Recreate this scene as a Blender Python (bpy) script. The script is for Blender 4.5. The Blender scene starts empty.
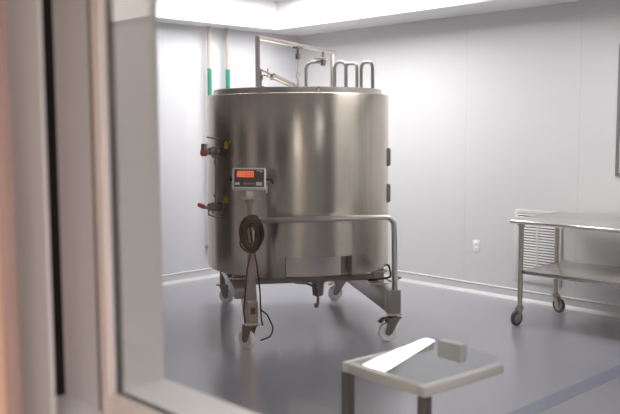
import bpy, bmesh, math, random
from mathutils import Vector, Matrix
random.seed(7)
SC = bpy.context.scene
COL = SC.collection
PI = math.pi
V = Vector

# ------------------------------------------------------------------ materials
def new_mat(name):
    m = bpy.data.materials.new(name); m.use_nodes = True
    nt = m.node_tree
    b = nt.nodes.get('Principled BSDF')
    return m, nt, b

def pbr(name, col, rough=.5, metal=0., spec=.5, var=0., vscale=20., bump=0., bscale=200., stretch=(1, 1, 1), coat=0., aniso=0., coat_rough=.03):
    m, nt, b = new_mat(name)
    b.inputs['Base Color'].default_value = (*col, 1)
    b.inputs['Roughness'].default_value = rough
    b.inputs['Metallic'].default_value = metal
    b.inputs['Specular IOR Level'].default_value = spec
    b.inputs['Coat Weight'].default_value = coat
    b.inputs['Coat Roughness'].default_value = coat_rough
    if aniso:
        b.inputs['Anisotropic'].default_value = aniso
    tc = nt.nodes.new('ShaderNodeTexCoord')
    mp = nt.nodes.new('ShaderNodeMapping'); mp.inputs['Scale'].default_value = stretch
    nt.links.new(tc.outputs['Object'], mp.inputs['Vector'])
    n = nt.nodes.new('ShaderNodeTexNoise'); n.inputs['Scale'].default_value = vscale
    n.inputs['Detail'].default_value = 4
    nt.links.new(mp.outputs['Vector'], n.inputs['Vector'])
    if var:
        mix = nt.nodes.new('ShaderNodeMixRGB'); mix.blend_type = 'MIX'
        mix.inputs['Color1'].default_value = (*[max(0, c * (1 - var)) for c in col], 1)
        mix.inputs['Color2'].default_value = (*[min(1, c * (1 + var)) for c in col], 1)
        nt.links.new(n.outputs['Fac'], mix.inputs['Fac'])
        nt.links.new(mix.outputs['Color'], b.inputs['Base Color'])
    if bump:
        n2 = nt.nodes.new('ShaderNodeTexNoise'); n2.inputs['Scale'].default_value = bscale
        n2.inputs['Detail'].default_value = 3
        nt.links.new(mp.outputs['Vector'], n2.inputs['Vector'])
        bp = nt.nodes.new('ShaderNodeBump'); bp.inputs['Strength'].default_value = bump
        bp.inputs['Distance'].default_value = .002
        nt.links.new(n2.outputs['Fac'], bp.inputs['Height'])
        nt.links.new(bp.outputs['Normal'], b.inputs['Normal'])
    return m

def emit(name, col, strength):
    m = bpy.data.materials.new(name); m.use_nodes = True
    nt = m.node_tree; nt.nodes.clear()
    e = nt.nodes.new('ShaderNodeEmission'); e.inputs['Color'].default_value = (*col, 1); e.inputs['Strength'].default_value = strength
    o = nt.nodes.new('ShaderNodeOutputMaterial'); nt.links.new(e.outputs[0], o.inputs['Surface'])
    return m

def glass(name, tint=(.98, .985, .98), ior=1.45, rough=0.):
    m = bpy.data.materials.new(name); m.use_nodes = True
    nt = m.node_tree; nt.nodes.clear()
    t = nt.nodes.new('ShaderNodeBsdfTransparent'); t.inputs['Color'].default_value = (*tint, 1)
    g = nt.nodes.new('ShaderNodeBsdfGlossy'); g.inputs['Roughness'].default_value = rough
    # thin-sheet reflectance, the same from both faces of the pane (Schlick)
    ge = nt.nodes.new('ShaderNodeNewGeometry'); dt = nt.nodes.new('ShaderNodeVectorMath'); dt.operation = 'DOT_PRODUCT'
    nt.links.new(ge.outputs['Normal'], dt.inputs[0]); nt.links.new(ge.outputs['Incoming'], dt.inputs[1])
    def mth(op, a, b=None):
        n = nt.nodes.new('ShaderNodeMath'); n.operation = op
        for i, q in enumerate((a, b)):
            if q is None: continue
            if isinstance(q, (int, float)): n.inputs[i].default_value = q
            else: nt.links.new(q, n.inputs[i])
        return n.outputs[0]
    r0 = ((ior - 1) / (ior + 1)) ** 2
    f = type('F', (), {})()
    f.outputs = [mth('ADD', mth('MULTIPLY', mth('POWER', mth('SUBTRACT', 1., mth('ABSOLUTE', dt.outputs['Value'])), 5.), 1 - r0), r0)]
    mx = nt.nodes.new('ShaderNodeMixShader')
    o = nt.nodes.new('ShaderNodeOutputMaterial')
    nt.links.new(f.outputs[0], mx.inputs[0]); nt.links.new(t.outputs[0], mx.inputs[1]); nt.links.new(g.outputs[0], mx.inputs[2])
    nt.links.new(mx.outputs[0], o.inputs['Surface'])
    return m

def wall_panel_mat(name, col, axis, width, rough=.35):
    """white sheet panels with fine vertical seams every `width` metres along `axis`"""
    m, nt, b = new_mat(name)
    b.inputs['Roughness'].default_value = rough
    b.inputs['Specular IOR Level'].default_value = .35
    tc = nt.nodes.new('ShaderNodeTexCoord'); sp = nt.nodes.new('ShaderNodeSeparateXYZ')
    nt.links.new(tc.outputs['Object'], sp.inputs[0])
    d = nt.nodes.new('ShaderNodeMath'); d.operation = 'DIVIDE'; d.inputs[1].default_value = width
    nt.links.new(sp.outputs[axis], d.inputs[0])
    fr = nt.nodes.new('ShaderNodeMath'); fr.operation = 'FRACT'; nt.links.new(d.outputs[0], fr.inputs[0])
    lt = nt.nodes.new('ShaderNodeMath'); lt.operation = 'LESS_THAN'; lt.inputs[1].default_value = .005 / width
    nt.links.new(fr.outputs[0], lt.inputs[0])
    mix = nt.nodes.new('ShaderNodeMixRGB')
    mix.inputs['Color1'].default_value = (*col, 1)
    mix.inputs['Color2'].default_value = (*[c * .86 for c in col], 1)
    nt.links.new(lt.outputs[0], mix.inputs['Fac'])
    nt.links.new(mix.outputs['Color'], b.inputs['Base Color'])
    n = nt.nodes.new('ShaderNodeTexNoise'); n.inputs['Scale'].default_value = 1.5
    nt.links.new(tc.outputs['Object'], n.inputs['Vector'])
    bp = nt.nodes.new('ShaderNodeBump'); bp.inputs['Strength'].default_value = .05; bp.inputs['Distance'].default_value = .02
    nt.links.new(n.outputs['Fac'], bp.inputs['Height']); nt.links.new(bp.outputs['Normal'], b.inputs['Normal'])
    return m

M = {}
M['wall'] = wall_panel_mat('white_panel_x', (.66, .655, .665), 'X', 1.22)
M['wall_y'] = wall_panel_mat('white_panel_y', (.64, .645, .67), 'Y', 1.22)
M['white'] = pbr('white_paint', (.86, .86, .86), .4, bump=.02)
M['fascia'] = pbr('white_gloss_paint', (.92, .92, .92), .35, bump=.01)
M['base'] = pbr('white_vinyl_base', (.62, .62, .62), .35, bump=.02)
M['floor'] = pbr('grey_epoxy', (.31, .312, .348), .28, spec=.9, var=.05, vscale=3, bump=.03, bscale=14, coat=.55, coat_rough=.13)
M['stripe'] = pbr('blue_grey_band', (.20, .225, .30), .3, var=.05, coat=.5, coat_rough=.15)
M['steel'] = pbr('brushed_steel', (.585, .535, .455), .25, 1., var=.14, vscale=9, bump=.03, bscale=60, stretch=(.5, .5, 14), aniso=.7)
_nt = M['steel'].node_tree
for _n in list(_nt.nodes):          # upright reflection streaks painted into the brushed sheet: colour follows a second, upright-stretched noise
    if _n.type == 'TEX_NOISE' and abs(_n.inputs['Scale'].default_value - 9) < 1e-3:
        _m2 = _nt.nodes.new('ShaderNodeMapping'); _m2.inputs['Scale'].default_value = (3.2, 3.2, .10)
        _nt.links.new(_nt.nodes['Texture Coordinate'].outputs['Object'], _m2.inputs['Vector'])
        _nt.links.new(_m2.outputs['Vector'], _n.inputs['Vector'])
_tg = _nt.nodes.new('ShaderNodeTangent'); _tg.direction_type = 'RADIAL'; _tg.axis = 'Z'
_nt.links.new(_tg.outputs[0], _nt.nodes['Principled BSDF'].inputs['Tangent'])
_nt.nodes['Principled BSDF'].inputs['Anisotropic Rotation'].default_value = .25
M['steel2'] = pbr('satin_steel', (.62, .58, .53), .32, 1., var=.05, vscale=30)
M['steel_dark'] = pbr('dull_steel', (.26, .23, .20), .42, 1., var=.08, vscale=30)
M['pipe_grey'] = pbr('grey_pipe', (.23, .23, .23), .45, .4)
M['pipe_beige'] = pbr('wall_pipe_steel', (.52, .47, .42), .35, .3)
M['table_steel'] = pbr('table_steel', (.72, .69, .67), .26, 1., var=.03, vscale=12, stretch=(1, 12, 1))
M['table_leg'] = pbr('table_leg_steel', (.62, .57, .50), .3, 1.)
M['nylon'] = pbr('white_nylon', (.93, .93, .91), .4)
M['rubber'] = pbr('black_rubber', (.035, .033, .03), .6)
M['caster_hub'] = pbr('grey_hub', (.42, .39, .34), .45, .5)
M['cable'] = pbr('black_cable', (.009, .008, .0075), .6, spec=.2)
M['ind_body'] = pbr('indicator_housing', (.78, .76, .72), .4, .1)
M['ind_face'] = pbr('indicator_face', (.045, .040, .040), .4)
M['ind_white'] = pbr('label_white', (.70, .70, .68), .5)
M['ind_key'] = pbr('key_grey', (.22, .21, .21), .5)
M['lcd'] = emit('orange_backlight', (1., .20, .085), .74)
M['digit'] = emit('digit_orange', (.75, .10, .035), .62)
M['red'] = pbr('red_grip', (.60, .05, .04), .4)
M['yellow'] = pbr('yellow_tag', (.52, .40, .02), .5, var=.2, vscale=60)
M['black'] = pbr('matt_black', (.012, .011, .010), .8, spec=.1)
M['green'] = pbr('green_label', (.015, .24, .15), .5)
M['added_door'] = pbr('added_dark_door', (.09, .085, .08), .5)
M['steel_mid'] = pbr('dull_satin_steel', (.33, .312, .28), .36, 1., var=.06, vscale=30)
M['vent'] = pbr('vent_enamel', (.70, .695, .69), .4)
M['rail_steel'] = pbr('rail_steel', (.74, .70, .655), .34, 1., var=.03, vscale=30)
M['dark'] = pbr('added_dark_pane', (.05, .045, .04), .6)
M['glass'] = glass('window_glass')
M['shelf_glass'] = glass('shelf_glass', (.93, .94, .94), 1.5)
M['jamb'] = pbr('grey_jamb_paint', (.50, .485, .475), .45)
M['sill'] = pbr('sill_paint', (.78, .76, .75), .4)
M['trim_cream'] = pbr('cream_trim', (.66, .565, .515), .45)
M['panel_grey'] = pbr('panel_paint', (.50, .465, .46), .5, bump=.02)
M['shadow_brown'] = pbr('brown_shadow_line', (.17, .125, .095), .6)
M['gasket'] = pbr('dark_gasket', (.055, .05, .046), .6)
M['ledge'] = pbr('ledge_paint', (.55, .535, .55), .4)
M['salmon'] = pbr('salmon_door_paint', (.30, .19, .165), .5)
M['peach'] = pbr('peach_door_edge', (.55, .34, .23), .5)
M['corridor'] = pbr('corridor_paint', (.62, .58, .56), .6)
M['cream'] = pbr('cream_enamel', (.72, .69, .65), .35)
M['cream2'] = pbr('cream_plastic', (.68, .64, .56), .4)
M['outlet'] = pbr('outlet_plastic', (.86, .86, .85), .35)
M['slot'] = pbr('vent_shadow', (.22, .215, .21), .7)
M['blind'] = pbr('far_room', (.62, .64, .66), .6)
M['corr_floor'] = pbr('corridor_floor', (.25, .22, .20), .5)
M['light'] = emit('panel_light', (1., .975, .985), 15.4)
M['ceil_glow'] = emit('added_ceiling_glow', (1., .86, .80), 4.0)
M['clight'] = emit('corridor_light', (1., .92, .88), 46.)

# ------------------------------------------------------------------ mesh builder
class MB:
    def __init__(s): s.bm = bmesh.new()
    def box(s, a, b, bevel=0.):
        t = bmesh.new()
        bmesh.ops.create_cube(t, size=1)
        sx, sy, sz = [abs(b[i] - a[i]) for i in range(3)]
        c = [(a[i] + b[i]) / 2 for i in range(3)]
        for v in t.verts: v.co = V((v.co.x * sx + c[0], v.co.y * sy + c[1], v.co.z * sz + c[2]))
        if bevel: bmesh.ops.bevel(t, geom=list(t.edges), offset=bevel, segments=2, affect='EDGES', profile=.5)
        s._add(t); return s
    def _add(s, t, mat=None):
        if mat is not None: bmesh.ops.transform(t, matrix=mat, verts=t.verts)
        me = bpy.data.meshes.new('tmp'); t.to_mesh(me); t.free()
        s.bm.from_mesh(me); bpy.data.meshes.remove(me)
    def obox(s, c, half, mat3, bevel=0.):
        t = bmesh.new(); bmesh.ops.create_cube(t, size=1)
        for v in t.verts: v.co = V((v.co.x * 2 * half[0], v.co.y * 2 * half[1], v.co.z * 2 * half[2]))
        if bevel: bmesh.ops.bevel(t, geom=list(t.edges), offset=bevel, segments=2, affect='EDGES', profile=.5)
        s._add(t, Matrix.Translation(V(c)) @ mat3.to_4x4()); return s
    def cyl(s, a, b, r, r2=None, n=20, caps=True):
        a, b = V(a), V(b); d = b - a
        t = bmesh.new()
        bmesh.ops.create_cone(t, cap_ends=caps, segments=n, radius1=r, radius2=r if r2 is None else r2, depth=d.length)
        q = d.to_track_quat('Z', 'Y').to_matrix().to_4x4()
        s._add(t, Matrix.Translation((a + b) / 2) @ q); return s
    def bar(s, a, b, w, h=None, bevel=.002):
        a, b = V(a), V(b); d = b - a; h = h or w
        x = d.normalized(); up = V((0, 0, 1)) if abs(x.z) < .95 else V((0, 1, 0))
        y = up.cross(x).normalized(); z = x.cross(y)
        m = Matrix((x, y, z)).transposed()
        return s.obox((a + b) / 2, (d.length / 2, w / 2, h / 2), m, bevel)
    def tube(s, pts, r, n=10, closed=False):
        pts = [V(q) for q in pts]; N = len(pts); bm = s.bm
        tang = []
        for i in range(N):
            if closed: t = pts[(i + 1) % N] - pts[i - 1]
            else: t = pts[min(i + 1, N - 1)] - pts[max(i - 1, 0)]
            tang.append(t.normalized())
        u = V((0, 0, 1)) if abs(tang[0].z) < .9 else V((1, 0, 0))
        u = (u - tang[0] * u.dot(tang[0])).normalized()
        rings = []
        for i in range(N):
            u = (u - tang[i] * u.dot(tang[i])).normalized(); w = tang[i].cross(u)
            rings.append([bm.verts.new(pts[i] + r * (math.cos(2 * PI * k / n) * u + math.sin(2 * PI * k / n) * w)) for k in range(n)])
        for i in range(N if closed else N - 1):
            A, B = rings[i], rings[(i + 1) % N]
            for k in range(n): bm.faces.new((A[k], A[(k + 1) % n], B[(k + 1) % n], B[k]))
        if not closed:
            bm.faces.new(rings[0][::-1]); bm.faces.new(rings[-1])
        return s
    def lathe(s, prof, c=(0, 0, 0), axis='Z', n=48, closed=False, rot=None):
        bm = bmesh.new(); rings = []
        for (r, z) in prof:
            if r < 1e-6: rings.append([bm.verts.new((0, 0, z))])
            else: rings.append([bm.verts.new((r * math.cos(2 * PI * k / n), r * math.sin(2 * PI * k / n), z)) for k in range(n)])
        L = len(rings)
        for i in range(L if closed else L - 1):
            A, B = rings[i], rings[(i + 1) % L]
            for k in range(n):
                k2 = (k + 1) % n
                if len(A) == 1 and len(B) == 1: continue
                if len(A) == 1: bm.faces.new((A[0], B[k2], B[k]))
                elif len(B) == 1: bm.faces.new((A[k], A[k2], B[0]))
                else: bm.faces.new((A[k], A[k2], B[k2], B[k]))
        bmesh.ops.recalc_face_normals(bm, faces=bm.faces)
        m = rot.to_4x4() if rot is not None else Matrix.Identity(4)
        s._add(bm, Matrix.Translation(V(c)) @ m); return s
    def prism(s, poly, origin, ux, uy, depth):
        """polygon poly (2d) in plane (ux,uy), extruded by depth along ux x uy"""
        ux, uy, o = V(ux).normalized(), V(uy).normalized(), V(origin); w = ux.cross(uy) * depth
        bm = bmesh.new()
        A = [bm.verts.new(o + ux * p[0] + uy * p[1]) for p in poly]
        B = [bm.verts.new(v.co + w) for v in A]
        bm.faces.new(A[::-1]); bm.faces.new(B); n = len(A)
        for i in range(n): bm.faces.new((A[i], A[(i + 1) % n], B[(i + 1) % n], B[i]))
        bmesh.ops.recalc_face_normals(bm, faces=bm.faces)
        s._add(bm); return s
    def build(s, name, mat, parent=None, smooth=True, label=None, loc=None):
        me = bpy.data.meshes.new(name)
        if smooth:
            for f in s.bm.faces: f.smooth = True
            for e in s.bm.edges:
                if len(e.link_faces) == 2 and e.calc_face_angle(0) > math.radians(35): e.smooth = False
        s.bm.to_mesh(me); s.bm.free()
        me.materials.append(mat)
        o = bpy.data.objects.new(name, me); COL.objects.link(o)
        if parent is not None: o.parent = parent
        if loc is not None: o.location = loc
        if label: o['label'] = label
        return o

def fillet(pts, r, n=8):
    """polyline with rounded corners"""
    pts = [V(p) for p in pts]; out = [pts[0]]
    for i in range(1, len(pts) - 1):
        a, b, c = pts[i - 1], pts[i], pts[i + 1]
        d1 = (a - b).normalized(); d2 = (c - b).normalized()
        ang = d1.angle(d2); t = min(r / math.tan(ang / 2), (a - b).length * .49, (c - b).length * .49)
        p1, p2 = b + d1 * t, b + d2 * t
        ctr = b + (d1 + d2).normalized() * (t / math.cos(ang / 2))
        rr = (p1 - ctr).length
        v1, v2 = (p1 - ctr).normalized(), (p2 - ctr).normalized()
        for k in range(n + 1):
            out.append(ctr + v1.slerp(v2, k / n) * rr)
    out.append(pts[-1]); return out

def thing(name, label, cat, loc=(0, 0, 0), rz=0., group=None):
    o = bpy.data.objects.new(name, None); COL.objects.link(o)
    o.empty_display_size = .1
    o.location = loc; o.rotation_euler = (0, 0, rz); o['label'] = label; o['category'] = cat
    if group: o['group'] = group
    return o
def tag(o, label, cat, group=None):
    o['label'] = label; o['category'] = cat
    if group: o['group'] = group
    return o
def struct(name, mb, mat, parent=None, smooth=False):
    o = mb.build(name, mat, parent, smooth)
    if parent is None: o['kind'] = 'structure'
    return o
def copy_tree(o, parent=None):
    c = o.copy(); COL.objects.link(c); c.parent = parent
    for ch in list(o.children): copy_tree(ch, c)
    return c

# ------------------------------------------------------------------ room
XL, YF, ZC = -7.327, 6.804, 3.06
YW0, YW1 = .87, .99            # corridor face and room face of the window wall
XR = 6.2
PX, PY = -1.85, 4.62           # unseen enclosure added at the right for a reflection in the jamb
struct('floor', MB().box((XL - .1, YW0, -.1), (XR + .1, YF + .1, 0)), M['floor'])
struct('ceiling', MB().box((XL - .1, YW0, ZC), (XR + .1, YF + .1, ZC + .1)), M['white'])
struct('wall_left', MB().box((XL - .1, YW0, 0), (XL, YF + .1, ZC)), M['wall_y'])
struct('wall_back', MB().box((XL, YF, 0), (PX, YF + .1, ZC)), M['wall'])
struct('wall_added_enclosure', MB().box((PX, PY, 0), (XR, YF + .1, ZC)), M['wall'])
struct('wall_right', MB().box((XR, YW1, 0), (XR + .1, PY, ZC)), M['wall_y'])
OX0, OX1, OZ0, OZ1 = -1.515, .62, 1.095, 2.3
w = MB()
w.box((XL, YW0, 0), (OX0 - .004, YW1, ZC)); w.box((OX1, YW0, 0), (XR, YW1, ZC))
w.box((OX0 - .004, YW0, 0), (OX1, YW1, OZ0 - .004)); w.box((OX0 - .004, YW0, OZ1), (OX1, YW1, ZC))
struct('wall_front', w, M['wall'])
# dropped soffits round the room
SZ = 2.749
struct('trim_1', MB().box((XL, YW1, SZ), (XL + .30, YF, ZC)).box((XL + .30, YW1, SZ - .0), (XL + .312, YF - .596, SZ + .035)), M['fascia'])
struct('trim_2', MB().box((XL + .30, YF - .596, SZ), (PX, YF, ZC)).box((XL + .312, YF - .608, SZ), (PX, YF - .596, SZ + .035)), M['fascia'])
struct('trim_3', MB().box((PX, PY - .07, SZ), (XR, PY, ZC)), M['fascia'])  # soffit of the added, unseen enclosure
# baseboards with a sloped top and a rounded cove at the floor
def baseboard(name, p0, p1, nrm):
    d = V(p1) - V(p0)
    prof = [(0, 0), (.045, 0), (.043, .006), (.026, .018), (.014, .032), (.012, .092), (.017, .097), (.016, .102), (.004, .109), (0, .109)]
    m = MB().prism(prof, p0, nrm, (0, 0, 1), d.length)
    struct(name, m, M['base'], smooth=True)
baseboard('baseboard_left', (XL, YW1, 0), (XL, YF, 0), (1, 0, 0)) if V((1, 0, 0)).cross(V((0, 0, 1))).y > 0 else baseboard('baseboard_left', (XL, YF, 0), (XL, YW1, 0), (1, 0, 0))
baseboard('baseboard_back', (PX, YF, 0), (XL, YF, 0), (0, -1, 0)) if V((0, -1, 0)).cross(V((0, 0, 1))).x < 0 else baseboard('baseboard_back', (XL, YF, 0), (PX, YF, 0), (0, -1, 0))
struct('floor_band', MB().box((-2.56, 1.3, 0), (-2.44, 5.5, .0012)), M['stripe'])  # flat blue-grey band lying along the floor

# window in the back wall
f = MB()
wx0, wx1, wz0, wz1 = -3.305, -2.25, 1.225, 2.35
f.box((wx0, YF - .02, wz0), (wx0 + .03, YF, wz1), .004).box((wx1 - .03, YF - .02, wz0), (wx1, YF, wz1), .004)
f.box((wx0 + .03, YF - .02, wz0), (wx1 - .03, YF, wz0 + .03), .002).box((wx0 + .03, YF - .02, wz1 - .03), (wx1 - .03, YF, wz1), .002)
o = struct('window_1', f, M['pipe_grey'])
MB().box((wx0 + .03, YF - .012, wz0 + .03), (wx1 - .03, YF - .002, wz1 - .03)).build('pane', M['blind'], o)

# observation window the camera looks through
f = MB()
tw = .062
o2 = MB().box((OX0, YW0 + .023, OZ0), (OX0 + .004, YW1 + .004, OZ1)).build('window_2', M['jamb']); o2['kind'] = 'structure'
MB().box((OX0, YW0 + .023, OZ0 - .004), (OX1, YW1 + .012, OZ0)).build('sill', M['sill'], o2)
MB().box((OX1 - .004, YW0 + .023, OZ0), (OX1, YW1 + .004, OZ1)).build('jamb', M['jamb'], o2)
MB().box((OX0, YW0 + .023, OZ1 - .004), (OX1, YW1 + .004, OZ1)).build('head', M['jamb'], o2)
MB().box((OX0 - .02, YW0 + .002, OZ0 - .015), (OX1 + .02, YW0 + .007, OZ1 + .015)).build('pane', M['glass'], o2)
g = MB()
g.box((OX0 - .024, YW0 + .008, OZ0 - .02), (OX0, YW0 + .022, OZ1 + .02)).box((OX1, YW0 + .008, OZ0 - .02), (OX1 + .024, YW0 + .022, OZ1 + .02))
g.box((OX0, YW0 + .008, OZ0 - .020), (OX1, YW0 + .022, OZ0 - .004)).box((OX0, YW0 + .008, OZ1 + .001), (OX1, YW0 + .022, OZ1 + .02))
g.build('gasket', M['gasket'], o2)
t = MB()
tx = OX0 - .033
t.box((tx, YW0 - .012, OZ0 - .050), (OX0, YW0 + .001, OZ1 + .05), .002).box((OX1, YW0 - .012, OZ0 - .050), (OX1 + .05, YW0 + .001, OZ1 + .05), .002)
t.box((OX0, YW0 - .012, OZ0 - .050), (OX1, YW0 + .001, OZ0 - .002), .002).box((OX0, YW0 - .012, OZ1 + .002), (OX1, YW0 + .001, OZ1 + .05), .002)
t.build('frame', M['trim_cream'], o2)
for i, (xa, xb) in enumerate(((-6.9, -5.75), (-5.05, -4.1), (-3.6, -2.3))):  # added dark windows, out of view, that darken the tank's reflections
    fr = MB().box((xa, YW1, .9), (xa + .05, YW1 + .02, 2.3)).box((xb - .05, YW1, .9), (xb, YW1 + .02, 2.3))
    fr.box((xa + .05, YW1, .9), (xb - .05, YW1 + .02, .95)).box((xa + .05, YW1, 2.25), (xb - .05, YW1 + .02, 2.3))
    fo = struct('window_%d' % (i + 3), fr, M['pipe_grey'])
    MB().box((xa + .05, YW1, .95), (xb - .05, YW1 + .008, 2.25)).build('pane', M['dark'], fo)
# unseen dark double door added on the left wall to darken the tank's reflection
dr = struct('unseen_dark_door', MB().box((XL, 1.5, 0), (XL + .03, 2.55, 2.25), .003).box((XL, 2.56, 0), (XL + .03, 3.6, 2.25), .003), M['added_door'])
MB().cyl((XL + .07, 2.50, .9), (XL + .07, 2.50, 1.2), .012).cyl((XL + .03, 2.50, .92), (XL + .07, 2.50, .92), .008).cyl((XL + .03, 2.50, 1.18), (XL + .07, 2.50, 1.18), .008).build('added_door_handle', M['pipe_grey'], dr)
# corridor side cladding left of the window
struct('trim_4', MB().box((tx - .022, YW0 - .006, .3), (tx, YW0, 2.47)), M['shadow_brown'])  # brown strip painted in for the shadow line beside the frame
struct('trim_5', MB().box((-1.7225, YW0 - .006, .3), (tx - .022, YW0, 2.47)), M['panel_grey'])
struct('trim_6', MB().box((-1.86, YW0 - .004, 0), (-1.7225, YW0, 2.47)), M['black'])
struct('door_2', MB().box((-1.60, .705, .01), (-1.464, .713, 2.3)), M['panel_grey'])
struct('trim_7', MB().box((-1.7225, YW0 - .15, OZ0 - .075), (OX1 + .1, YW0 - .0, OZ0 - .050), .004), M['ledge'])
# corridor the camera stands in
struct('wall_corridor', MB().box((-7.0, -1.7, 0), (2.4, -1.6, 2.47)), M['corridor'])
struct('wall_corridor_left', MB().box((-7.1, -1.7, 0), (-7.0, YW0, 2.47)), M['corridor'])
struct('wall_corridor_right', MB().box((2.4, -1.7, 0), (2.5, YW0, 2.47)), M['corridor'])
struct('floor_corridor', MB().box((-7.1, -1.7, -.1), (2.5, YW0, 0)), M['corr_floor'])
struct('ceiling_corridor', MB().box((-7.1, -1.7, 2.47), (2.5, YW0, 2.57)), M['corridor'])
# open door leaf at the far left edge of the view
d = MB().box((-1.475, .597, .01), (-1.417, .625, 2.1), .002).build('door_1', M['salmon']); d['kind'] = 'structure'
MB().box((-1.475, .560, .01), (-1.4175, .5968, 2.1), .002).build('door_face', M['peach'], d)

# ------------------------------------------------------------------ ceiling lights
def light(name, x, y, sx, sy, z, mat, label, group):
    t = thing(name, label, 'ceiling light', (x, y, z), 0, group)
    fr = MB()
    b = .02
    fr.box((-sx / 2 - b, -sy / 2 - b, -.012), (-sx / 2, sy / 2 + b, 0)).box((sx / 2, -sy / 2 - b, -.012), (sx / 2 + b, sy / 2 + b, 0))
    fr.box((-sx / 2, -sy / 2 - b, -.012), (sx / 2, -sy / 2, 0)).box((-sx / 2, sy / 2, -.012), (sx / 2, sy / 2 + b, 0))
    fr.build('frame', M['white'], t)
    MB().box((-sx / 2, -sy / 2, -.008), (sx / 2, sy / 2, -.002)).build('diffuser', mat, t)
    return t
for x, y, sx in ((-6.40, 5.42, .6), (-5.76, 5.42, .6), (-5.12, 5.42, .6), (-3.0, 5.42, .6), (1.6, 2.6, .6)):
    if True:
        lab = 'white flush ceiling panel light of the clean room, out of view above'
        light('ceiling_light', x, y, sx, 1.22, ZC, M['light'], lab, 'flush panel lights in the clean room ceiling')
light('corridor_light', .5, -.5, 1.2, .6, 2.47, M['clight'], 'warm panel light in the corridor ceiling behind the viewer', None)
light('ceiling_glow_panel', -4.9, -1.1, 3.4, .92, 2.47, M['ceil_glow'], 'long pinkish glow panel added for the bright corridor ceiling, far left', None)  # added glow, no lamp: gives the bright ceiling reflected in the pane

# ------------------------------------------------------------------ the tank
TC = (-5.127, 4.752); TA = math.radians(57.317)
tank = thing('mixing_tank', 'large round stainless steel tank on a wheeled cart with white casters', 'tank', (TC[0], TC[1], 0), TA)
R = .7665; ZB, ZT = .50, 1.92
# outer shell with a cut-out at the lower front
th0, th1 = math.radians(-107.8), math.radians(-67.0)
zn = .662
bm = bmesh.new()
N = 288
ths = sorted(set([2 * PI * k / N - PI for k in range(N)] + [th0, th1]))
ths = [a for a in ths if min(abs(a - th0), abs(a - th1)) > 1e-4 or a in (th0, th1)]
prof = [(R - .028, ZB, 0), (R - .012, ZB - .0, 0), (R - .003, ZB + .005, 0), (R, ZB + .016, 0), (R, zn, 0), (R, .9, 0), (R, 1.4, 0), (R, ZT - .012, 0), (R - .004, ZT - .003, 0), (R - .012, ZT, 0), (.70, ZT + .003, 0)]
rows = [[bm.verts.new((r * math.cos(a), r * math.sin(a), z)) for a in ths] for r, z, _ in prof]
L = len(ths)
for i in range(len(prof) - 1):
    for k in range(L):
        k2 = (k + 1) % L
        if prof[i + 1][1] <= zn + 1e-6 and ths[k] >= th0 - 1e-6 and ths[k2] <= th1 + 1e-6 and k2 != 0: continue
        bm.faces.new((rows[i][k], rows[i][k2], rows[i + 1][k2], rows[i + 1][k]))
# returns of the cut-out
ri = R - .06
for a in (th0, th1):
    k = ths.index(a)
    prev = None
    col = [rows[i][k] for i in range(0, 5)]
    inn = [bm.verts.new((ri * math.cos(a), ri * math.sin(a), v.co.z)) for v in col]
    for i in range(4): bm.faces.new((col[i], col[i + 1], inn[i + 1], inn[i]))
k0, k1 = ths.index(th0), ths.index(th1)
inn = [bm.verts.new((ri * math.cos(ths[k]), ri * math.sin(ths[k]), zn)) for k in range(k0, k1 + 1)]
for j, k in enumerate(range(k0, k1)):
    bm.faces.new((rows[4][k], rows[4][k + 1], inn[j + 1], inn[j]))
bmesh.ops.recalc_face_normals(bm, faces=bm.faces)
m = MB(); m.bm.free(); m.bm = bm
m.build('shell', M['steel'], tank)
def arc_panel(r0, r1, a0, a1, z0, z1, n=40):
    b = bmesh.new(); q = []
    for k in range(n + 1):
        a = math.radians(a0 + (a1 - a0) * k / n)
        q.append([b.verts.new((r * math.cos(a), r * math.sin(a), z)) for r, z in ((r1, z0), (r1, z1), (r0, z1), (r0, z0))])
    for k in range(n):
        for j in range(4): b.faces.new((q[k][j], q[k + 1][j], q[k + 1][(j + 1) % 4], q[k][(j + 1) % 4]))
    b.faces.new(q[0]); b.faces.new(q[-1][::-1]); bmesh.ops.recalc_face_normals(b, faces=b.faces)
    mb = MB(); mb.bm.free(); mb.bm = b; return mb
arc_panel(R - .045, R - .03, -107.5, -73.5, .512, .658).build('access_panel', M['steel2'], tank)
MB().lathe([(0, .47), (.2, .475), (.55, .49), (.70, .512), (.70, .66), (0, .66)]).build('bottom_dish', M['steel_dark'], tank)
MB().lathe([(.69, ZT - .01), (.705, ZT), (.705, ZT + .040), (.700, ZT + .046), (.69, ZT + .046), (.685, ZT + .04), (.685, ZT - .01)], n=128, closed=True).build('rim', M['steel2'], tank)
MB().lathe([(.684, ZT + .012), (.5, ZT + .022), (.2, ZT + .032), (0, ZT + .034)], n=96).build('lid', M['steel2'], tank)
# small triangular warning sign on the rim
a = math.radians(-86.8); rr = .7065
tri = MB().prism([(-.026, -.019), (.026, -.019), (0, .027)], (rr * math.cos(a), rr * math.sin(a), ZT + .024), (-math.sin(a), math.cos(a), 0), (0, 0, 1), .0015)
ts = tri.build('warning_sign', M['black'], tank, label='small triangular sign on the rim')
MB().prism([(-.020, -.0155), (.020, -.0155), (0, .020)], (rr * math.cos(a) * 1.002, rr * math.sin(a) * 1.002, ZT + .023), (-math.sin(a), math.cos(a), 0), (0, 0, 1), .0015).build('sign_face', M['outlet'], ts)

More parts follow.
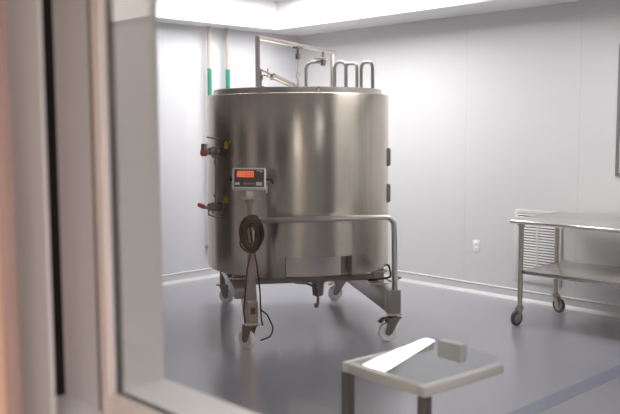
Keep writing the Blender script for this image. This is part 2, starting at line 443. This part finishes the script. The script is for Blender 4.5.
# gantry over the lid
P1, P2 = V((-.404, -.547, ZT)), V((.419, .535, ZT))
zg = 2.352
MB().bar(P1, (P1.x, P1.y, zg), .034).build('gantry_post', M['steel2'], tank)
MB().bar(P2, (P2.x, P2.y, zg - .03), .034).build('gantry_post', M['steel2'], tank)
dv = (P2 - P1).normalized()
beam = MB().bar((P1.x, P1.y, zg - .012), (P2.x + dv.x * .05, P2.y + dv.y * .05, zg - .012), .036, .026).build('gantry_beam', M['steel2'], tank)
def along(t, z): q = P1.lerp(P2, t); return V((q.x, q.y, z))
h = MB()
q = along(.50, zg - .03)
h.obox((q.x, q.y, q.z), (.05, .025, .008), Matrix.Rotation(math.atan2(dv.y, dv.x), 3, 'Z'), .002)
h.cyl((q.x, q.y, q.z), (q.x, q.y, q.z - .05), .012)
h.lathe([(0, -.028), (.022, -.025), (.022, .022), (0, .025)], (q.x, q.y, q.z - .07), n=16)
hk = h.build('hoist', M['steel_dark'], tank)
m = MB().cyl((q.x, q.y, q.z - .09), (q.x, q.y, 2.12), .005, n=8)
m.tube([(q.x + .014 * math.cos(a2), q.y, 2.095 + .028 * math.sin(a2)) for a2 in [2 * PI * k / 16 for k in range(16)]], .006, 8, True)
m.tube([(q.x, q.y + .012 * math.cos(a2), 2.05 + .026 * math.sin(a2)) for a2 in [2 * PI * k / 16 for k in range(16)]], .006, 8, True)
m.cyl((q.x, q.y, 2.03), (q.x, q.y, ZT + .03), .012, n=12)
m.build('hoist_rod', M['steel2'], hk)
q = along(.86, zg - .045)
h = MB().lathe([(0, -.006), (.055, -.004), (.058, 0), (.055, .006), (0, .012)], (q.x - .03, q.y - .01, q.z - .04), n=28)
h.cyl((q.x, q.y, q.z + .02), (q.x, q.y, q.z - .07), .010, n=12)
h.obox((q.x, q.y, q.z - .075), (.017, .017, .026), Matrix.Rotation(.6, 3, 'Z'), .004)
h.build('hoist', M['steel_dark'], tank)
# lid lifting arms
m = MB().cyl((-.385, -.52, 2.105), (.02, -.02, 1.985), .009, n=10).cyl((-.345, -.50, 2.06), (-.02, -.07, 1.975), .007, n=10)
m.cyl((-.30, -.36, 2.05), (-.30, -.36, 2.12), .006, n=8).cyl((-.27, -.39, 2.03), (-.27, -.39, 2.075), .014, n=10)
m.cyl((-.25, -.33, 2.075), (-.03, -.03, 2.012), .014, n=10)
m.build('lifting_arm', M['steel_dark'], tank)
m = MB().cyl((-.375, -.50, ZT + .02), (-.375, -.50, 2.10), .009, n=10)
m.lathe([(0, -.025), (.018, -.02), (.02, .02), (0, .025)], (-.375, -.50, 2.045), n=14)
m.lathe([(0, -.02), (.028, -.016), (.028, .012), (0, .02)], (-.375, -.50, ZT + .045), n=16)
m.build('turnbuckle', M['steel_dark'], tank)
# bent vent pipes on the lid
def upipe(pts, rad=.055): MB().tube(fillet(pts, rad), .0145, 12).build('vent_pipe', M['pipe_grey'], tank)
upipe([(.166, .472, ZT), (.166, .472, 2.235), (.335, .39, 2.245)], .06)
upipe([(.405, .367, ZT), (.405, .367, 2.235), (.485, .26, 2.235), (.485, .26, ZT)], .06)
upipe([(.484, .272, ZT), (.484, .272, 2.215), (.54, .085, 2.205), (.54, .085, ZT)], .05)
upipe([(.555, .0, ZT), (.555, .0, 2.205), (.61, -.166, 2.20), (.61, -.166, ZT)], .06)

# two valves with a level tube between them on the left of the shell
def radial(deg): a = math.radians(deg); return V((math.cos(a), math.sin(a), 0))
def valve(deg, z, lever):
    n = radial(deg); s = V((-n.y, n.x, 0)); b = n * R + V((0, 0, z))
    m = MB().cyl(b - n * .01, b + n * .018, .040, n=24).cyl(b + n * .015, b + n * .055, .018)
    m.cyl(b + n * .045, b + n * .062, .032, n=24).cyl(b + n * .062, b + n * .10, .024).cyl(b + n * .10, b + n * .116, .030, n=24)
    m.cyl(b + n * .116, b + n * .15, .013)
    m.cyl(b + n * .08 - V((0, 0, .05)), b + n * .08 + V((0, 0, .035)), .012)
    vb = m.build('valve', M['steel_dark'], tank)
    if lever:
        e = b + n * .15
        MB().cyl(e, e + n * .04 + V((0, 0, .018)), .011).cyl(e + n * .015 + V((0, 0, .008)), e + n * .062 + V((0, 0, .026)), .019, .015).build('handle', M['red'], vb, label='red lever grip')
    else:
        e = b + n * .15
        MB().obox(e + n * .012 + V((0, 0, .03)), (.016, .022, .03), Matrix((n, s, V((0, 0, 1)))).transposed(), .003).build('bracket', M['steel_dark'], vb)
        MB().lathe([(0, -.02), (.026, -.018), (.03, 0), (.026, .022), (0, .028)], e + n * .012 - V((0, 0, .01)), n=20, rot=n.to_track_quat('Z', 'Y').to_matrix()).build('handle', M['red'], vb, label='round red grip')
    return b, n
b1, n1 = valve(-151.5, 1.475, False)
b2, n2 = valve(-152.5, 1.035, True)
m = MB().cyl(b1 + n1 * .055 + V((0, 0, -.03)), b2 + n2 * .055 + V((0, 0, .03)), .006, n=10)
u = b1 + n1 * .055
m.cyl(u + V((0, 0, -.10)), u + V((0, 0, -.075)), .016, n=14)
v_ = b2 + n2 * .055
m.cyl(v_ + V((0, 0, .08)), v_ + V((0, 0, .105)), .016, n=14)
m.build('level_tube', M['steel_dark'], tank)
def wire(pts): MB().tube(fillet(pts, .04), .006, 8).build('bail_wire', M['steel_dark'], tank)
na, nb = radial(-168), radial(-152)
wire([na * R + V((0, 0, 1.575)), na * (R + .03) + V((0, 0, 1.585)), nb * (R + .03) + V((0, 0, 1.570)), nb * R + V((0, 0, 1.55))])
wire([na * R + V((0, 0, 1.02)), na * (R + .03) + V((0, 0, .955)), nb * (R + .03) + V((0, 0, .945)), nb * R + V((0, 0, 1.0))])
for dg, z, tl in ((-146.5, 1.525, .25), (-147.5, 1.095, 0)):
    n = radial(dg); s = V((-n.y, n.x, 0)); o_ = n * (R + .004) + V((0, 0, z))
    m = MB().prism([(-.024, -.026), (.020, -.030), (.023, .006), (.002, .032), (-.020, .016)], o_, s, (0, 0, 1), .003)
    if tl: m.prism([(.034, .008), (.060, .022), (.064, .046), (.042, .036)], o_, s, (0, 0, 1), .003)
    m.build('tag', M['yellow'], tank, label='yellow tag')
# hinge blocks at the right
for z0, z1 in ((1.335, 1.485), (1.03, 1.185)):
    n = radial(-21.5); s = V((-n.y, n.x, 0)); mm = Matrix((n, s, V((0, 0, 1)))).transposed()
    hb = MB().obox(n * (R + .004) + V((0, 0, (z0 + z1) / 2)), (.012, .018, (z1 - z0) / 2), mm, .003)
    hb.cyl(n * (R + .012) + V((0, 0, z0 + .01)), n * (R + .012) + V((0, 0, z1 - .01)), .011, n=12)
    hb.build('hinge', M['pipe_grey'], tank)
# drain underneath
m = MB().cyl((.13, -.2, .49), (.13, -.2, .395), .05)
m.lathe([(.0, .372), (.085, .372), (.085, .394), (0, .394)], (.13, -.2, 0), n=32)
m.lathe([(.056, .371), (.045, .255), (.030, .247), (0, .245)], (.13, -.2, 0), n=28)
m.cyl((.13, -.2, .25), (.13, -.2, .17), .012).cyl((.118, -.2, .185), (.118, -.2, .150), .018)
m.build('drain_valve', M['steel_dark'], tank)
m = MB().bar((-.02, -.42, .405), (.07, -.50, .375), .03, .012).bar((-.10, -.40, .41), (-.02, -.42, .405), .05, .02)
m.build('drain_lever', M['steel_dark'], tank)

# ------------------------------------------------------------------ cart of the tank
def boxprof(a, b): return MB().box(a, b, .004)
MB().box((.548, -.86, .22), (.652, -.76, .402), .004).box((.550, -.7595, .22), (.650, .80, .366), .004).build('cart_beam', M['steel_mid'], tank)
m = MB().box((-.63, -.80, .375), (-.50, .84, .455), .004)
m.prism([(-.80, .375), (-.38, .375), (-.52, .345), (-.80, .20)], (-.56, 0, 0), (0, 1, 0), (0, 0, 1), .012)
m.build('cart_beam', M['steel_mid'], tank)
MB().box((-.50, -.43, .408), (.548, -.35, .452), .004).build('cross_beam', M['steel_dark'], tank)
MB().box((-.50, .36, .408), (.548, .44, .452), .004).build('cross_beam', M['steel_dark'], tank)
# load cells between the beams and the vessel
for X, y, zb in ((.60, -.36, .366), (.60, .36, .366), (-.565, -.36, .455), (-.565, .36, .455)):
    s_ = 1 if X > 0 else -1
    ze = .486 if X > 0 else .535
    m = MB().box((X - .075, y - .08, zb), (X + .075, y + .08, zb + .014), .002)
    m.box((X - .07, y - .07, ze - .02), (X + .07, y + .07, ze - .006), .002)
    m.cyl((X, y, zb), (X, y, ze), .018).cyl((X + .04 * s_, y - .045, zb), (X + .04 * s_, y - .045, ze), .008)
    m.cyl((X - .04 * s_, y - .045, zb), (X - .04 * s_, y - .045, ze), .008)
    m.box((X - .055, y - .022, zb + .03), (X + .055, y + .022, ze - .034), .003)
    m.bar((X - .0 * s_, y, ze - .01), (s_ * .42, y * .9, ze - .01), .06, .018)
    m.build('load_cell', M['steel2'], tank)
MB().tube(fillet([(.50, -.45, .41), (.58, -.46, .415), (.71, -.40, .42), (.71, -.34, .50), (.69, -.26, .52)], .04), .009, 8).build('sensor_cable', M['cable'], tank)
MB().tube(fillet([(.655, -.30, .408), (.66, -.55, .41), (.70, -.72, .47), (.615, -.83, .50)], .05), .004, 8).build('sensor_cable', M['cable'], tank)
# uprights and push rail
hz = .968
rail = fillet([(-.50, -.84, hz), (.60, -.84, hz), (.607, -.84, .40)], .07, 10)
MB().tube(rail, .0215, 18).build('push_rail', M['rail_steel'], tank)
m = MB()
for za, zb_, wa, wb in ((.20, .70, .095, .052), (.70, .80, .055, .042)):
    b = bmesh.new(); vs = []
    for z, w_ in ((za, wa), (zb_, wb)):
        vs.append([b.verts.new((-.512 + sx * w_ / 2, -.845 + sy * min(w_, .06) / 2, z)) for sx, sy in ((-1, -1), (1, -1), (1, 1), (-1, 1))])
    for k in range(4): b.faces.new((vs[0][k], vs[0][(k + 1) % 4], vs[1][(k + 1) % 4], vs[1][k]))
    b.faces.new(vs[0][::-1]); b.faces.new(vs[1]); bmesh.ops.recalc_face_normals(b, faces=b.faces); m._add(b)
m.cyl((-.512, -.845, .78), (-.512, -.845, 1.10), .021)
m.cyl((-.512, -.845, 1.10), (-.512, -.845, 1.135), .032, .042)
m.build('upright', M['steel_mid'], tank)
jb = MB().box((-.55, -.895, .215), (-.468, -.872, .375), .004).build('junction_box', M['steel_mid'], tank)
MB().box((-.525, -.905, .275), (-.487, -.894, .325), .004).build('socket', M['black'], jb, label='black socket')
# casters
def caster(x, y, zp, ax, ay, rad=.075, width=.04, axle_n=(0, -1), pedal=(1, 0)):
    n = V((axle_n[0], axle_n[1], 0)).normalized(); t_ = V((-n.y, n.x, 0))
    A = V((ax, ay, rad)); zf = rad * 2 + .035
    m = MB()
    for s_ in (-1, 1):
        o_ = A + n * (s_ * (width / 2 + .006) - .003)
        dx = (V((x, y, 0)) - V((ax, ay, 0))).dot(t_)
        poly = [(-.026, -.012), (0, -.028), (.026, -.012), (dx + .05, zf - rad), (dx - .05, zf - rad)]
        m.prism(poly, o_, t_, (0, 0, 1), -.006 if False else .006)
    m.obox((x, y, zf), (.05, .04, .006), Matrix((t_, n, V((0, 0, 1)))).transposed(), .002)
    m.cyl((x, y, zf), (x, y, zp), .026)
    m.cyl(A - n * (width / 2 + .016), A + n * (width / 2 + .016), .011, n=12)
    c = m.build('caster', M['steel_dark'], tank)
    rot = n.to_track_quat('Z', 'Y').to_matrix(); hw = width / 2
    MB().lathe([(.012, -hw * .8), (.05, -hw * .8), (.056, -hw), (rad - .008, -hw), (rad - .002, -hw + .006), (rad, 0), (rad - .002, hw - .006), (rad - .008, hw), (.056, hw), (.05, hw * .8), (.012, hw * .8)], A, n=40, rot=rot, closed=True).build('wheel', M['nylon'], c, label='white nylon wheel')
    MB().obox((x, y, zp - .006), (.052, .052, .006), Matrix.Identity(3), .002).build('swivel_plate', M['steel2'], c)
    if pedal:
        pv = V((pedal[0], pedal[1], 0)).normalized(); s0 = V((x, y, zf + .002)); e = s0 + pv * .13 + V((0, 0, -.028))
        q2 = s0 + pv * .085 + V((0, 0, .0))
        MB().bar(s0 + pv * .03, q2, .045, .008).bar(q2, e, .06, .008).build('brake_pedal', M['steel_dark'], c)
caster(.60, -.84, .222, .55, -.84, axle_n=(.12, -1), pedal=(-1, -.25))
caster(-.512, -.845, .20, -.545, -.83, axle_n=(-.80, -.6), pedal=None)
caster(.55, .745, .22, .49, .745, axle_n=(.1, -1), pedal=(-1, -.3))
caster(-.585, .80, .375, -.545, .83, axle_n=(-.5, -.86), pedal=(.75, -.6))

# weighing indicator on top of the upright
indm = Matrix.Rotation(math.radians(-7), 3, 'Z') @ Matrix.Rotation(math.radians(-20), 3, 'X') @ Matrix.Rotation(math.radians(1.2), 3, 'Y')
ic = V((-.520, -.885, 1.280))
def ip(x, y, z): return ic + indm @ V((x, y, z))
m = MB().obox(ic, (.124, .030, .082), indm, .014)
ind = m.build('weighing_indicator', M['ind_body'], tank)
m = MB().obox(ip(0, -.030, 0), (.108, .002, .067), indm, .001)
m.build('face_panel', M['ind_face'], ind)
MB().obox(ip(-.028, -.0325, .030), (.062, .0015, .024), indm).build('screen', M['lcd'], ind, label='orange backlit screen')
m = MB()
def seg7(x0, z0, w_, h_, segs):
    S = {'a': (0, h_, w_, 0), 'g': (0, 0, w_, 0), 'd': (0, -h_, w_, 0)}
    for c in segs:
        if c in 'agd':
            zz = {'a': h_, 'g': 0, 'd': -h_}[c]; m.obox(ip(x0, -.0343, z0 + zz), (w_, .0004, .0013), indm)
        else:
            xx = {'f': -w_, 'e': -w_, 'b': w_, 'c': w_}[c]; zz = h_ / 2 if c in 'fb' else -h_ / 2
            m.obox(ip(x0 + xx, -.0343, z0 + zz), (.0013, .0004, h_ / 2), indm)
for x0 in (-.020, -.002, .016): seg7(x0, .028, .006, .012, 'abcdef')
m.obox(ip(.007, -.0343, .0165), (.0014, .0004, .0014), indm)
m.build('digits', M['digit'], ind)
m = MB()
for k in range(5): m.obox(ip(-.034 + k * .0165, -.0325, -.043), (.0068, .0015, .0065), indm, .001)
m.build('keypad', M['ind_key'], ind, label='row of grey keys')
MB().obox(ip(-.086, -.0325, -.043), (.017, .0014, .0095), indm).build('label_plate', M['ind_white'], ind, label='small white label')
MB().obox(ip(.072, -.0325, -.043), (.022, .0014, .013), indm).build('label_plate', M['ind_white'], ind, label='small white label')
m = MB()
for k, w_ in enumerate((.007, .005, .009, .006)): m.obox(ip(.056 + k * .0125, -.0325, .057 - k * .001), (w_ * .7, .0012, .0035), indm)
m.obox(ip(.088, -.0325, .047), (.008, .0012, .002), indm)
m.build('lettering', M['ind_white'], ind)
m = MB().box((-.585, -.905, 1.133), (-.44, -.80, 1.141), .002).bar((-.515, -.86, 1.14), (-.515, -.85, 1.20), .05, .03)
m.build('mount_plate', M['steel2'], ind)
MB().tube(fillet([ip(.11, .01, .0), ip(.16, .01, .005), ip(.175, .01, -.03)], .02), .008, 8).build('knob', M['black'], ind)
MB().cyl(ip(-.14, .0, .0), ip(-.122, 0, 0), .014, n=14).build('knob', M['black'], ind)
MB().cyl(ip(.128, .012, -.05), ip(.128, .012, -.10), .007, n=10).build('antenna', M['ind_white'], ind)

# cable hung in a coil on the upright
pts = []
turns, per = 17, 28
for k in range(turns * per):
    t_ = k / per; a = 2 * PI * k / per; j = math.sin(t_ * 2.3)
    fr = (t_ * .618) % 1
    rx = .034 + .054 * fr + .005 * j; rz = .075 + .057 * fr + .008 * j
    x = -.515 + rx * math.sin(a) + .010 * math.sin(t_ * 1.7); z = .882 + rz * math.cos(a) - .010 * math.sin(t_ * 2.1)
    y = -.905 - .022 * ((t_ * .377) % 1) - .010 * math.sin(a + t_) - (.012 if z > .96 else 0)
    pts.append((x, y, z))
tail = fillet([pts[-1], (-.505, -.910, .80), (-.545, -.910, .62), (-.565, -.905, .40), (-.575, -.905, .30), (-.565, -.905, .215)], .05)
cab = MB().tube(pts, .0085, 8)
cab.tube(tail, .006, 8)
cab.tube(fillet([(-.50, -.90, .80), (-.475, -.905, .66), (-.452, -.905, .45), (-.445, -.905, .24), (-.435, -.905, .19)], .05), .006, 8)
cab.tube(fillet([(-.448, -.905, .31), (-.40, -.905, .27), (-.355, -.90, .17), (-.37, -.90, .10), (-.45, -.90, .075)], .06), .006, 8)
# hook straps that hold the coil together
cab.bar((-.60, -.902, .835), (-.53, -.918, .81), .012, .01).bar((-.445, -.91, .84), (-.42, -.90, .90), .012, .01)
c = cab.build('coiled_cable', M['cable']); c.location = (TC[0], TC[1], 0); c.rotation_euler = (0, 0, TA)
tag(c, 'black cable hung in a coil on the tank cart upright below the scale display', 'cable')

# ------------------------------------------------------------------ pipes on the left wall
for i, (y, lab) in enumerate(((5.412, 'left of two thin wall pipes with green labels behind the tank'), (5.660, 'right of two thin wall pipes with green labels behind the tank'))):
    t = thing('wall_pipe', lab, 'pipe', (XL + .10, y, .35), 0, 'thin pipes coming down the left wall')
    p_ = MB().tube(fillet([(0, 0, SZ - .352), (0, 0, 0), (-.098, 0, 0)], .05), .023, 16)
    p_.build('tube', M['pipe_beige'], t)
    MB().lathe([(.023, 0), (.045, .004), (.045, .012), (0, .012)], (0, 0, SZ - .35 - .0125), n=24).build('collar', M['white'], t)
    b = bmesh.new()
    g = MB().lathe([(.0245, 0), (.0245, .29)], (0, 0, 1.655), n=24)
    gl = g.build('flow_label', M['green'], t, label='green pipe label')
    for k in range(4):
        s_ = MB()
        s_.tube([( .0252 * math.cos(2 * PI * q / 24 + k), .0252 * math.sin(2 * PI * q / 24 + k), 1.675 + k * .068 + q * .0045) for q in range(9)], .0035, 6)
        s_.build('arrow_mark', M['ind_white'], gl)

# ------------------------------------------------------------------ wall outlet and vent
t = thing('wall_outlet', 'small white electrical outlet low on the back wall', 'outlet', (-4.728, YF, .475))
MB().box((-.037, -.007, -.060), (.037, 0, .060), .003).build('cover_plate', M['outlet'], t)
for s_ in (-1, 1):
    so = MB().box((-.018, -.010, s_ * .026 - .016), (.018, -.006, s_ * .026 + .016), .003).build('socket', M['outlet'], t)
    MB().box((-.008, -.0105, s_ * .026 - .006), (-.005, -.0098, s_ * .026 + .006)).box((.005, -.0105, s_ * .026 - .006), (.008, -.0098, s_ * .026 + .006)).build('slots', M['slot'], so)
t = thing('wall_vent', 'white louvred air vent on the back wall behind the steel table', 'vent', (-4.045, YF, .195))
W_, H_ = .50, .68
m = MB().box((-W_ / 2, -.014, 0), (-W_ / 2 + .045, 0, H_), .003).box((W_ / 2 - .045, -.014, 0), (W_ / 2, 0, H_), .003)
m.box((-W_ / 2 + .045, -.014, 0), (W_ / 2 - .045, 0, .055), .002).box((-W_ / 2 + .045, -.014, H_ - .035), (W_ / 2 - .045, 0, H_), .002).box((-.010, -.014, .055), (.010, 0, H_ - .035), .002)
m.build('frame', M['vent'], t)
MB().box((-W_ / 2 + .02, -.003, .02), (W_ / 2 - .02, -.0005, H_ - .02)).build('backing', M['slot'], t)
ns = 23
for k in range(ns):
    z = .066 + (H_ - .11) * k / (ns - 1)
    s_ = MB().obox((0, -.008, z), (W_ / 2 - .045, .0095, .0012), Matrix.Rotation(math.radians(48), 3, 'X'))
    s_.build('slat', M['vent'], t)

# ------------------------------------------------------------------ steel work table
TX0, TX1, TY0, TY1 = -3.775, -2.06, 5.875, 6.70
t = thing('work_table', 'long stainless steel work table on casters with a lower shelf at the right', 'table', (0, 0, 0))
m = MB().box((TX0 + .012, TY0 + .012, .861), (TX1, TY1, .889), .005)
m.tube(fillet([(TX0, TY1, .874), (TX0 + .012, TY0 + .012, .874), (TX1, TY0 + .012, .874)], .03), .0165, 14)
m.build('tabletop', M['table_steel'], t)
sh = MB().box((TX0 + .12, TY0 + .07, .452), (TX1 - .06, TY1 - .05, .468), .003)
sh.box((TX0 + .10, TY0 + .055, .435), (TX1 - .06, TY0 + .075, .470), .004).box((TX0 + .10, TY0 + .055, .435), (TX0 + .12, TY1 - .05, .470), .004)
sh.box((TX0 + .10, TY1 - .07, .435), (TX1 - .06, TY1 - .05, .470), .004)
sh.build('shelf', M['table_steel'], t)
def table_leg(x, y, axn, ax, ay):
    lg = MB().cyl((x, y, .15), (x, y, .866), .0205, n=18).cyl((x, y, .44), (x, y, .485), .0235, n=18).cyl((x, y, .835), (x, y, .8605), .03, n=18).build('leg', M['table_leg'], t)
    n = V((*axn, 0)).normalized(); tt = V((-n.y, n.x, 0)); rad = .066
    A = V((ax, ay, rad))
    m = MB()
    dx = (V((x, y, 0)) - V((ax, ay, 0))).dot(tt)
    for s_ in (-1, 1):
        m.prism([(-.018, -.01), (0, -.02), (.018, -.01), (dx + .026, .09), (dx - .026, .09)], A + n * (s_ * .021 - .0015), tt, (0, 0, 1), .003)
    m.cyl((x, y, .145), (x, y, .172), .026, n=16).obox((x, y, .153), (.03, .024, .004), Matrix((tt, n, V((0, 0, 1)))).transposed())
    c = m.build('caster', M['caster_hub'], lg)
    # caster is a sub-part of its leg; wheel mesh of the same caster
    rot = n.to_track_quat('Z', 'Y').to_matrix()
    MB().lathe([(.044, -.015), (.058, -.016), (.065, -.010), (.0665, 0), (.065, .010), (.058, .016), (.044, .015)], A, n=32, rot=rot, closed=True).build('tire', M['rubber'], lg, label='black rubber tire')
    MB().lathe([(0, -.013), (.012, -.016), (.02, -.010), (.044, -.012), (.044, .012), (.02, .010), (.012, .016), (0, .013)], A, n=32, rot=rot).build('hub', M['caster_hub'], lg)
table_leg(-3.690, 5.945, (.99, -.1), -3.694, 5.905)
table_leg(-3.735, 6.60, (-.25, -1), -3.70, 6.60)
table_leg(-2.20, 5.945, (-.6, -.8), -2.22, 5.92)
table_leg(-2.20, 6.60, (-.3, -1), -2.17, 6.60)

# ------------------------------------------------------------------ stand near the window
SX0, SX1, SY0, SY1, SZT = -2.018, -1.645, 2.115, 2.555, .80
t = thing('stand', 'cream tube stand with glass shelf and steel legs in the near foreground', 'stand', ((SX0 + SX1) / 2, (SY0 + SY1) / 2, 0), math.radians(-3.5))
cx, cy = t.location.x, t.location.y
x0, x1, y0, y1 = SX0 - cx, SX1 - cx, SY0 - cy, SY1 - cy
rw, rh = .034, .036
MB().box((x0 - rw / 2, y0 - rw / 2, SZT - rh), (x0 + rw / 2, y1 + rw / 2, SZT), .006).build('rail', M['cream'], t)
MB().box((x1 - rw / 2, y0 - rw / 2, SZT - rh), (x1 + rw / 2, y1 - .03, SZT), .006).build('rail', M['cream'], t)
MB().box((x0 + rw / 2, y0 - rw / 2, SZT - rh), (x1 - rw / 2, y0 + rw / 2, SZT), .006).build('rail', M['cream2'], t)
MB().box((x0 + .06, y1 - .02, SZT - .048), (x0 + .178, y1 + .02, SZT + .022), .006).build('end_block', M['cream2'], t)
gr = (Matrix.Rotation(math.radians(2), 3, 'Y') @ Matrix.Rotation(math.radians(6), 3, 'X'))
MB().obox((0, 0, SZT - .002), ((x1 - x0) / 2 - rw / 2 - .002, (y1 - y0) / 2 - .018, .003), gr).build('glass_shelf', M['shelf_glass'], t)
for x in (x0, x1):
    MB().box((x - .018, y0 - .018, .03), (x + .018, y0 + .018, SZT - rh), .003).build('leg', M['steel_dark'], t)
    MB().box((x - .018, y0 - .10, .0), (x + .018, y1, .03), .003).build('foot', M['steel_dark'], t)

# ------------------------------------------------------------------ world, camera, view
wd = bpy.data.worlds.new('world'); SC.world = wd; wd.use_nodes = True
wd.node_tree.nodes['Background'].inputs[0].default_value = (.6, .62, .65, 1)
wd.node_tree.nodes['Background'].inputs[1].default_value = .3
cam = bpy.data.cameras.new('camera'); co = bpy.data.objects.new('camera', cam); COL.objects.link(co)
yaw, pitch, roll = .808634, .0953976, -.00492875
fw = V((-math.sin(yaw) * math.cos(pitch), math.cos(yaw) * math.cos(pitch), -math.sin(pitch)))
rt = V((math.cos(yaw), math.sin(yaw), 0)); up = rt.cross(fw)
r_ = rt * math.cos(roll) + up * math.sin(roll); u_ = -rt * math.sin(roll) + up * math.cos(roll)
mt = Matrix((r_, u_, -fw)).transposed().to_4x4(); mt.translation = V((0, 0, 1.65))
co.matrix_world = mt
cam.sensor_width = 36; cam.lens = 822.555 / 620 * 36; cam.clip_start = .02
cam.dof.use_dof = True; cam.dof.focus_distance = 6.4; cam.dof.aperture_fstop = 2.8
SC.camera = co
vs = SC.view_settings
vs.view_transform = 'Standard'; vs.look = 'None'; vs.gamma = 1; vs.use_curve_mapping = False
vs.exposure = 0.
SC.cycles.max_bounces = 10; SC.cycles.transparent_max_bounces = 12
SC.cycles.sample_clamp_indirect = 6
